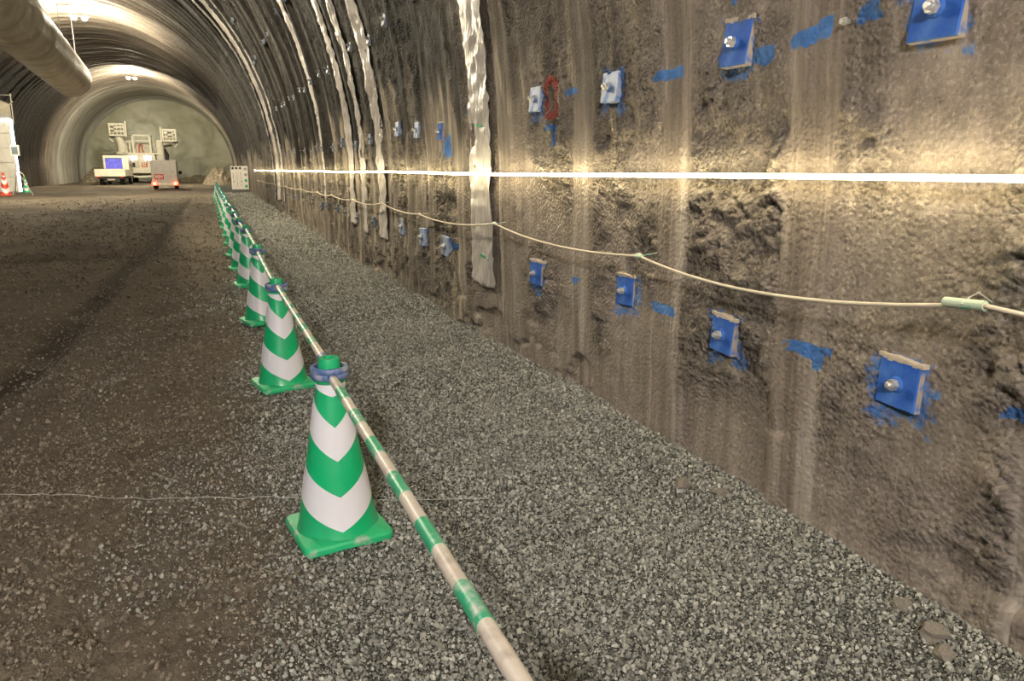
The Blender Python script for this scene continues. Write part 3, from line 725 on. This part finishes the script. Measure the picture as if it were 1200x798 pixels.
# ------------------------------------------------------------------ rope strung along the wall
NODES = [(-1.2, 1.12), (1.36, 1.07), (3.17, 1.005), (5.17, 1.03), (7.2, .985), (9.2, 1.01), (11.0, .985), (13.0, .985), (15.1, .975), (17.9, .965), (21.5, .95), (26.4, .94), (32, .93), (37, .93)]
SAG = [.05, .075, .05, .045, .03, .04, .03, .03, .03, .03, .03, .04, .04]
rp = empty('guide_rope', (2.0, 0, 1.0)); base = Vector(rp.location); pts = []
for k in range(len(NODES) - 1):
    (y0, z0), (y1, z1) = NODES[k], NODES[k + 1]; n = 14 if k < 8 else 8
    x0 = strip_x(y0, z0, .085); x1 = strip_x(y1, z1, .085)
    for i in range(n):
        t = i / n; y = y0 + (y1 - y0) * t; z = z0 + (z1 - z0) * t - 4 * SAG[k] * t * (1 - t)
        pts.append(Vector((x0 + (x1 - x0) * t - .01, y, z)))
strand = MB().tube([p - base for p in pts], .0068, 8); smooth_by_angle(strand.build('strand', M['rope'], rp), 80)
for k in range(2, 9):
    y, z = NODES[k]; c = Vector((strip_x(y, z, .085) - .01, y, z)) - base
    kn = MB().tube([c + Vector((0, -.03, 0)), c, c + Vector((0, .03, 0))], [.009, .017, .009], 8); kn.tube([c, c + Vector((.11, .01, .01))], .002, 6)
    smooth_by_angle(kn.build('knot', M['tubegreen'] if k in (2, 3) else M['rope'], rp))
tag(rp, 'pale rope sagging along the wall below the light strip', 'rope')
y, z = 1.40, 1.066; cx = strip_x(y, z, .085) - .01
sl = empty('rope_sleeve', (cx, y, z)); 
MB().tube([(0, -.055, .002), (0, .065, -.006)], .0145, 14).build('tube', M['tubegreen'], sl)
MB().tube([(.05, 0, .03), (.0, -.005, .017), (-.017, .0, 0), (0, .004, -.017), (.02, .0, .0)], .0022, 6).build('wire_tie', M['zinc'], sl)
MB().tube([(.03, -.05, .01), (.0, -.042, .03), (-.012, -.036, .038)], .002, 6).build('wire_hook', M['zinc'], sl)
tag(sl, 'short pale green pipe sleeve on the rope at the right edge', 'pipe sleeve')

# ------------------------------------------------------------------ string lying across the ground, loose rocks by the wall
sp = [(-1.1, 3.76), (-.772, 3.63), (-.308, 3.415), (.204, 3.209), (.641, 3.014), (1.088, 2.806)]
P = []
for i in range(len(sp) - 1):
    for k in range(8):
        t = k / 8; x = sp[i][0] + (sp[i + 1][0] - sp[i][0]) * t; yy = sp[i][1] + (sp[i + 1][1] - sp[i][1]) * t; P.append((x, yy, gz(x, yy) + .011))
st = MB().tube(P, .0010, 5).build('string_line', M['string']); tag(st, 'thin pale string lying across the ground behind the largest cone', 'string')
def rock(x, y, s, label, seed):
    bm = bmesh.new(); bmesh.ops.create_icosphere(bm, subdivisions=2, radius=1); r_ = random.Random(seed); off = Vector([r_.random() * 9 for _ in range(3)])
    from mathutils import noise as mn
    for v in bm.verts: v.co *= 1 + .8 * mn.noise(v.co * 1.1 + off) + .3 * mn.noise(v.co * 2.5 + off)
    me = bpy.data.meshes.new('rock'); bm.to_mesh(me); bm.free(); me.materials.append(M['rock'])
    o = bpy.data.objects.new('rock', me); COL.objects.link(o); o.scale = (s * 1.1, s, s * .8); o.location = (x, y, gz(x, y) + s * .45); o.rotation_euler = (0, 0, r_.random() * 6)
    return tag(o, label, 'rock', 'loose rocks at the foot of the wall')
rock(1.86, 2.57, .035, 'brown rock on the gravel at the wall foot below the third blue plate', 1)
rock(1.95, 2.42, .028, 'small rock by the wall foot left of the thick rib', 2)
rock(1.93, 1.37, .038, 'pale flat rock on the gravel near the lower right corner', 3)
rock(1.88, 1.29, .03, 'dusty pale rock at the lower right corner, closest to the bottom edge', 4)
rock(1.97, 1.52, .028, 'small rock against the wall foot near the lower right corner', 5)

# ------------------------------------------------------------------ ventilation duct
A = Vector((-2.7, -19, 5.83)); B = Vector((-5.83, 43.8, 5.77)); u = (B - A).normalized()
vd = empty('ventilation_duct', A); n = 120; pts = []; rs = []
for i in range(n + 1):
    t = i / n; pts.append((B - A) * t); ph = (t * 22) % 1.0
    rs.append(.9 - .014 * (1 - min(1, min(ph, 1 - ph) * 6)) * -1 + .02 * vn(np.array([t * 60.0]), np.array([0.0]), 300)[0])
pts += [(B - A) + u * .08, (B - A) + u * .02]; rs += [.88, .80]
smooth_by_angle(MB().tube(pts, rs, 40, caps=False).build('sleeve', M['duct'], vd), 60)
for k in range(0, 23):
    p = (B - A) * (k / 22.0)
    smooth_by_angle(MB().tube([p - u * .03 if k else p, p + u * .03], .925, 40, caps=False).build('band', M['ductring'], vd))
for k in range(3, 23, 2):
    p = (B - A) * (k / 22.0); w = A + p; dx = w.x + .55 + 5.5 - (1e-4 * w.y ** 2 if w.y > 0 else 0); top = ZS + math.sqrt(R * R - dx * dx) - A.z + .05
    MB().tube([p + Vector((.55, 0, .72)), (p.x + .55, p.y, top)], .012, 6).build('hanger', M['steel'], vd)
tag(vd, 'big pale round ventilation duct hanging at the upper left', 'duct')

# ------------------------------------------------------------------ notice board at the end of the gravel path
nb = empty('notice_board', (1.72, 46.0, gz(1.72, 46)))
MB().box((-.46, -.05, .22), (.46, .05, 1.52), bev=.012).build('panel', M['board'], nb)
for sx in (-.36, .36): MB().box((sx - .03, -.25, 0), (sx + .03, .25, .06), bev=.008).build('foot', M['black'], nb); MB().box((sx - .02, -.02, .05), (sx + .02, .02, .25)).build('leg', M['dark'], nb)
for k in range(3):
    x = -.35 + .20 * k; MB().box((x - .06, -.062, 1.34), (x + .06, -.05, 1.47)).build('black_square', M['ink'], nb)
    for j in range(7):
        MB().box((x - .012 + .01 * (j % 2), -.056, .40 + .115 * j), (x + .016 + .008 * (j % 3), -.05, .40 + .115 * j + (.085 if (j + k) % 3 else .05))).build('text_line', M['inkgrey'] if (j + k) % 2 else M['ink'], nb)
for x in (-.25, -.05, .15): MB().box((x - .006, -.055, .3), (x + .006, -.05, 1.5)).build('divider', M['greybox'], nb)
for j in range(4):
    o = MB().prism([(.32 + .085 * math.cos(a * PI / 8), .40 + .32 * j + .085 * math.sin(a * PI / 8)) for a in range(16)], -.06, -.05, 'y').build('round_mark', M['inkgreen'] if j in (0, 1) else M['inkgrey'], nb)
tag(nb, 'white notice board with black print standing at the end of the gravel path', 'notice board')

# ------------------------------------------------------------------ booth with light frame on the left
Yb = 54.0
bo = empty('equipment_booth', (-11.4, Yb, 0))
MB().box((-.95, .06, 0), (.72, .5, 4.75)).build('shell', M['panel'], bo)
for k in range(5):
    MB().box((-.95, .0, .04 + .86 * k), (.62, .06, .04 + .86 * k + .83), bev=.012).build('panel', M['panel'], bo)
for sg in (0,):
    MB().box((.70, -.08, .05), (.83, .02, 4.28), bev=.01).build('light_tube', M['ledcool'], bo); MB().box((-.95, -.08, 4.18), (.70, .02, 4.30), bev=.01).build('light_tube', M['ledcool'], bo)
MB().box((.62, -.02, 0), (.70, .08, 4.2)).build('post', M['steel'], bo)
v = []; f = []
for i in range(11):
    x = -.95 + 1.8 * i / 10; zt = 5.25 + .35 * math.sin(PI * min(1, .35 + .065 * i)) - (.05 * i * .3)
    v += [(x, -.06, 4.36), (x, -.16 + .05 * math.sin(i * 2), 4.8), (x, -.06, zt), (x, .6, zt + .05)]
for i in range(10):
    for j in range(3): f.append((i * 4 + j, (i + 1) * 4 + j, (i + 1) * 4 + j + 1, i * 4 + j + 1))
o = MB().add(v, f).build('canvas_hood', M['canvas'], bo, smooth=False); smooth_by_angle(o, 60); o.modifiers.new('thickness', 'SOLIDIFY').thickness = .02
MB().tube([(.9, -.05, 4.0), (.95, -.05, 5.75)], .03, 8).build('scaffold_pipe', M['steel'], bo); MB().tube([(.1, -.12, 4.5), (1.05, -.12, 5.3)], .025, 8).build('scaffold_pipe', M['steel'], bo)
MB().tube([(-.9, -.05, 5.62), (1.0, -.05, 5.66)], .025, 8).build('scaffold_pipe', M['steel'], bo)
tag(bo, 'pale panelled booth with a bright light frame at the left edge', 'booth')
# cones and tripod near it
c1 = copy_tree(proto); c1.location = (-10.15, 53.0, gz(-10.15, 53) + .005); c1.rotation_euler = (0, 0, -1.4); c1.scale = (1.15,) * 3
del c1['group']; tag(c1, 'lone green and white cone right of the bright booth on the left', 'traffic cone')
rc = make_cone('traffic_cone', M['conered'], M['conered'], M['whiteband']); rc.location = (-9.75, 46.0, gz(-9.75, 46) + .005); rc.rotation_euler = (0, 0, -1.3); rc.scale = (1.5, 1.5, 1.6)
tag(rc, 'red and white cone at the left edge of the photo', 'traffic cone')
tr = empty('lamp_tripod', (-9.42, 47.5, gz(-9.42, 47.5)))
for k, (dx, dy) in enumerate(((.62, -.1), (-.3, .35), (-.25, -.4))): MB().tube([(0, 0, 1.35), (dx, dy, 0)], .025, 8).build('leg', M['steel'], tr)
MB().tube([(0, 0, 1.25), (.03, 0, 2.2)], .022, 8).build('mast', M['dark'], tr)
MB().box((-.14, -.1, 2.05), (.26, .12, 2.62), bev=.04).build('lamp_head', M['board'], tr); MB().box((-.08, -.12, 2.14), (.2, -.095, 2.52), bev=.01).build('lens', M['glass'], tr)
lp = [(.06 + .26 * math.cos(a * .5), -.06, 1.0 + .2 * math.sin(a * .5) * 1.0) for a in range(14)]
smooth_by_angle(MB().tube(lp, .022, 6).build('cable_coil', M['creamd'], tr), 80)
tag(tr, 'floodlight on a tripod with a coiled cable before the bright booth', 'floodlight')

# ------------------------------------------------------------------ flatbed truck
def wheel(parent, x, y, r, w, name='wheel'):
    o = MB().tube([(x - w / 2, y, r), (x - w / 2 + .03, y, r), (x + w / 2 - .03, y, r), (x + w / 2, y, r)], [r * .88, r, r, r * .88], 20); ob = smooth_by_angle(o.build(name, M['black'], parent))
    h = MB().tube([(x - w / 2 - .01, y, r), (x + w / 2 + .01, y, r)], r * .5, 12).build('hub', M['creamd'], ob); return ob
tk = empty('flatbed_truck', (-7.70, 73.0, gz(-7.7, 73)), (0, 0, math.radians(-4)))
MB().box((-1.0, .1, .55), (1.0, 5.4, .72)).build('chassis', M['dark'], tk)
MB().box((-1.16, .05, .74), (1.16, 3.2, .84)).build('bed_floor', M['creamd'], tk)
MB().box((-1.18, .0, .72), (1.18, .06, 1.34), bev=.015).build('tail_gate', M['cream'], tk)
for sx in (-1, 1): MB().box((sx * 1.18, .06, .74), (sx * 1.13, 3.2, 1.30), bev=.01).build('side_board', M['cream'], tk)
cab = MB().prism([(3.28, .6), (5.25, .6), (5.3, 1.35), (4.95, 2.42), (3.36, 2.52), (3.28, 2.46)], -1.0, 1.0, 'x').build('cab', M['cream'], tk)
MB().box((-.84, 3.22, 1.36), (.52, 3.30, 2.24), bev=.02).build('rear_window', M['glassblue'], cab)
for (x0, x1) in ((-.92, -.84), (.52, .60)): MB().box((x0, 3.22, 1.40), (x1, 3.29, 2.34)).build('window_post', M['cream'], cab)
MB().box((-.84, 3.22, 2.25), (.52, 3.29, 2.32)).build('window_bar', M['glass'], cab)
for sx in (-1, 1): MB().box((sx * 1.01, 4.3, 1.5), (sx * 1.0, 4.95, 2.1)).build('side_window', M['glass'], cab); MB().box((sx * 1.06, 4.9, 1.5), (sx * 1.3, 4.98, 1.9), bev=.02).build('mirror', M['black'], cab)
for sx in (-.78, .78): wheel(tk, sx, 1.0, .40, .42)
for sx in (-.86, .86): wheel(tk, sx, 4.4, .40, .26)
MB().box((-.95, .0, .50), (.95, .10, .60)).build('rear_bumper', M['black'], tk)
for sx in (-1, 1): MB().box((sx * 1.02, -.04, .63), (sx * .78, .02, .72), bev=.008).build('tail_light', M['reddull'], tk)
MB().box((-.25, -.06, .38), (.35, .05, .52), bev=.01).build('number_plate_bracket', M['steel'], tk)
MB().box((-.55, .1, .28), (.5, .5, .46), bev=.02).build('under_box', M['dark'], tk)
tag(tk, 'white flatbed truck seen from behind with a blue rear window', 'truck')

# ------------------------------------------------------------------ small box vehicle with red tail lights
bv = empty('box_vehicle', (-2.72, 57.0, gz(-2.7, 57)))
MB().box((-.80, .0, .42), (.80, 2.6, 1.90), bev=.03).build('body', M['greybox'], bv)
MB().box((-.83, -.02, 1.86), (.83, 2.65, 1.94), bev=.015).build('roof', M['greybox'], bv)
MB().box((-.70, -.06, .28), (.70, .04, .42), bev=.015).build('bumper', M['cream'], bv)
for sx in (-1, 1):
    tl_ = MB().box((sx * .84, -.10, .26), (sx * .48, .02, .50), bev=.03).build('tail_light', M['tailred'], bv); MB().box((sx * .72, -.115, .33), (sx * .58, -.09, .43), bev=.015).build('bulb', M['tailhot'], tl_)
    wheel(bv, sx * .66, .55, .27, .22); wheel(bv, sx * .66, 2.1, .27, .22)
rs_ = MB().box((-.62, -.035, .68), (-.04, .0, 1.02), bev=.005).build('red_sign', M['redsign'], bv)
def ringpoly(b, cx, cz, r0, r1, y, n=24):
    v = []; f = []
    for i in range(n):
        a = 2 * PI * i / n; v += [(cx + r0 * math.cos(a), y, cz + r0 * math.sin(a)), (cx + r1 * math.cos(a), y, cz + r1 * math.sin(a))]
    for i in range(n): j = (i + 1) % n; f.append((2 * i, 2 * i + 1, 2 * j + 1, 2 * j))
    b.add(v, f); return b
em = ringpoly(MB(), -.33, .85, .085, .12, -.041); em.box((-.36, -.042, .81), (-.30, -.038, .89)); em.box((-.56, -.042, .76), (-.52, -.038, .95)); em.box((-.50, -.042, .76), (-.47, -.038, .95)); em.box((-.16, -.042, .76), (-.12, -.038, .95))
em.build('emblem', M['whitesign'], rs_)
hp = MB()
for (a, b_) in (((.14, .98), (.62, 1.01)), ((.14, 1.31), (.62, 1.34)), ((.14, .98), (.17, 1.34)), ((.59, .98), (.62, 1.34))): hp.box((a[0], -.012, a[1]), (b_[0], .0, b_[1]))
hp.build('hatch_frame', M['creamd'], bv); MB().box((.52, -.05, 1.13), (.58, .0, 1.2), bev=.008).build('hatch_handle', M['dark'], bv)
MB().box((-.7, .2, .30), (.7, 2.4, .44)).build('chassis', M['black'], bv)
MB().box((.86, 1.9, 1.0), (1.06, 2.0, 1.22), bev=.03).build('mirror', M['black'], bv)
tag(bv, 'grey box vehicle with glowing red tail lights and a red sign', 'vehicle')

# ------------------------------------------------------------------ drill rig with two baskets
rg = empty('drill_rig', (-5.85, 82.0, gz(-5.85, 82)))
MB().prism([(-1.15, .95), (1.15, .95), (1.35, 1.35), (1.35, 2.05), (1.25, 2.75), (-1.25, 2.75), (-1.35, 2.05), (-1.35, 1.35)], 0, 2.0, 'y').build('counterweight', M['cream'], rg)
MB().box((-1.5, 1.2, .55), (1.5, 9, .95), bev=.05).build('chassis', M['creamd'], rg)
cu = [(-1.5 + 3.0 * i / 10, .68 - .16 * math.sin(PI * i / 10)) for i in range(11)]
MB().prism(cu + [(x, z + .16) for x, z in cu[::-1]], -.25, -.05, 'y').build('bumper', M['cream'], rg)
MB().box((-1.0, -.03, 1.45), (-.15, .0, 2.0), bev=.01).build('grille', M['creamd'], rg)
lg = MB()
for (x0, z0, x1, z1) in ((.02, 1.5, .55, 1.62), (.02, 1.62, .12, 1.95), (.22, 1.72, .32, 1.95), (.43, 1.62, .55, 1.98), (.22, 1.72, .55, 1.8)): lg.box((x0, -.02, z0), (x1, .0, z1))
lg.build('red_mark', M['orange'], rg)
for sx in (-.62, .62):
    hl = MB().box((sx - .36, -.10, 2.12), (sx + .36, .02, 2.62), bev=.05).build('work_lamp', M['cream'], rg); MB().box((sx - .30, -.12, 2.18), (sx + .30, -.095, 2.56), bev=.02).build('lens', M['head'], hl)
for sx in (-1.15, 1.15): wheel(rg, sx, 2.0, .55, .5); wheel(rg, sx, 6.5, .55, .5)
MB().box((-1.7, .1, 2.72), (1.6, 2.6, 2.86), bev=.02).build('deck', M['cream'], rg)
gf = MB()
for x in (-.55, .95): gf.box((x - .09, .3, 2.85), (x + .09, .5, 4.55), bev=.02); gf.box((x - .06, 2.0, 2.85), (x + .06, 2.15, 4.5))
gf.box((-.75, .25, 4.42), (1.1, .55, 4.58), bev=.02); gf.box((-.75, .25, 4.44), (-.55, 2.2, 4.56)); gf.box((.9, .25, 4.44), (1.05, 2.2, 4.56)); gf.box((-.55, .32, 3.95), (.95, .44, 4.05))
for x in (-1.15, -.85): gf.box((x - .06, .3, 2.85), (x + .06, .45, 3.95))
gf.box((-1.2, .3, 3.88), (-.6, .45, 4.0))
gf.build('guard_frame', M['cream'], rg)
MB().box((-.4, 1.2, 2.86), (.8, 2.2, 3.8), bev=.06).build('control_cabin', M['creamd'], rg)
pp = MB(); pp.tube([(-.1, .6, 2.86), (-.1, .7, 3.5), (.1, .9, 3.75)], .05, 8); pp.tube([(.35, .5, 2.86), (.15, .6, 3.3), (.2, .9, 3.6)], .045, 8); smooth_by_angle(pp.build('hose', M['orange'], rg))
def boom(pts, r):
    return smooth_by_angle(MB().tube(pts, r, 12).build('boom', M['cream'], rg), 50)
boom([(-1.5, .5, 2.5), (-1.55, .35, 3.0), (-1.5, .3, 3.6), (-1.75, .2, 4.35)], [.42, .40, .40, .30])
boom([(1.75, .5, 2.6), (1.8, .4, 3.0), (1.75, .3, 4.1)], [.36, .36, .36]); boom([(1.75, .5, 3.75), (2.3, .3, 3.85), (2.85, .2, 4.0)], [.26, .26, .22])
MB().box((-2.0, -.15, 2.70), (-1.05, .8, 2.95), bev=.03).build('boom_bracket', M['creamd'], rg); MB().box((1.45, -.05, 1.9), (2.05, .6, 2.65), bev=.03).build('pump_box', M['panel'], rg)
dk = MB(); dk.tube([(2.15, .3, 3.3), (2.35, .3, 2.7), (2.3, .4, 2.0), (2.5, .4, 1.6)], [.10, .2, .16, .1], 8); dk.tube([(2.1, .2, 3.45), (2.6, .2, 3.55), (2.9, .2, 3.6)], .07, 8); smooth_by_angle(dk.build('hydraulic_hoses', M['black'], rg), 60)
def basket(cx, cz, w, h, fin):
    b = MB(); y0, y1 = -.4, .7
    for (x0, x1) in ((-w / 2, -w / 2 + .12), (w / 2 - .12, w / 2)):
        for y in (y0, y1): b.box((cx + x0, y - .05, cz), (cx + x1, y + .05, cz + h), bev=.015)
    for z in (0, .38, .72, 1.0):
        for y in (y0, y1): b.box((cx - w / 2, y - .04, cz + h * z - .06), (cx + w / 2, y + .04, cz + h * z + .06))
        for x in (-w / 2 + .05, w / 2 - .05): b.box((cx + x - .04, y0, cz + h * z - .05), (cx + x + .04, y1, cz + h * z + .05))
    for k in range(1, 4): x = -w / 2 + w * k / 4; b.box((cx + x - .035, y0 - .03, cz), (cx + x + .035, y0 + .03, cz + h))
    b.box((cx - w / 2, y0, cz - .06), (cx + w / 2, y1, cz + .04))
    o = b.build('basket', M['cream'], rg)
    MB().box((cx + fin * (w / 2 + .10) - .07, -.5, cz - .15), (cx + fin * (w / 2 + .10) + .07, .5, cz + h + .28), bev=.03).build('side_shield', M['cream'], o)
    MB().box((cx - w * .32 - fin * .25, -.44, cz + .2), (cx + w * .02 - fin * .25, -.40, cz + h * .9), bev=.01).build('mesh_panel', M['creamd'], o)
    MB().box((cx - fin * .5 - .2, -.3, cz - .22), (cx - fin * .5 + .2, .3, cz - .06)).build('tilt_joint', M['black'], o)
    hk = [(cx - fin * (w / 2 - .05), -.2, cz), (cx - fin * (w / 2 + .02), -.2, cz - .3), (cx - fin * (w / 2 - .25), -.2, cz - .6)]
    smooth_by_angle(MB().tube(hk, .07, 8).build('hook_arm', M['cream'], o), 60)
for sx in (-1.0, 0.0, 1.0):
    fl = MB().box((sx - .2, 8.6, 2.7), (sx + .2, 8.8, 3.05), bev=.03).build('face_fill_lamp', M['dark'], rg); MB().box((sx - .16, 8.8, 2.74), (sx + .16, 8.83, 3.01), bev=.008).build('lens', M['face_fill'], fl); MB().box((sx - .04, 8.65, .95), (sx + .04, 8.75, 2.72)).build('face_fill_post', M['creamd'], fl)  # unseen fill lamps added on the rig's far side to brighten the face
basket(-1.75, 4.45, 1.35, 1.05, 1); basket(2.75, 4.0, 1.25, 1.05, -1)
tag(rg, 'cream drill rig with two raised baskets in front of the tunnel face', 'drill rig')

# ------------------------------------------------------------------ muck heaps near the face
def heap(cx, cy, rx, ry, h, label, seed):
    n, m = 40, 40; X, Yg = np.meshgrid(np.linspace(-1, 1, n), np.linspace(-1, 1, m), indexing='ij'); rr = np.sqrt(X ** 2 + Yg ** 2)
    Z = h * np.clip(1 - rr ** 1.4, -.1, 1) * (1 + .5 * fbm(X * 3, Yg * 3, seed, 3)) + .12 * fbm(X * 9, Yg * 9, seed + 1, 4) * (rr < 1) - .05
    o = grid_object('muck_heap', np.stack([cx + X * rx, cy + Yg * ry, Z], -1), M['muck'], smooth=False); return tag(o, label, 'spoil heap', 'spoil heaps in front of the face')
heap(.95, 76, 1.5, 6, 1.5, 'brown spoil heap against the right wall behind the notice board', 400)
heap(-.6, 90, 3.0, 3, .7, 'low pale spoil heap at the foot of the tunnel face on the right', 410)
heap(-10.2, 86, 1.5, 6, 1.4, 'spoil heap against the left wall behind the white truck', 420)
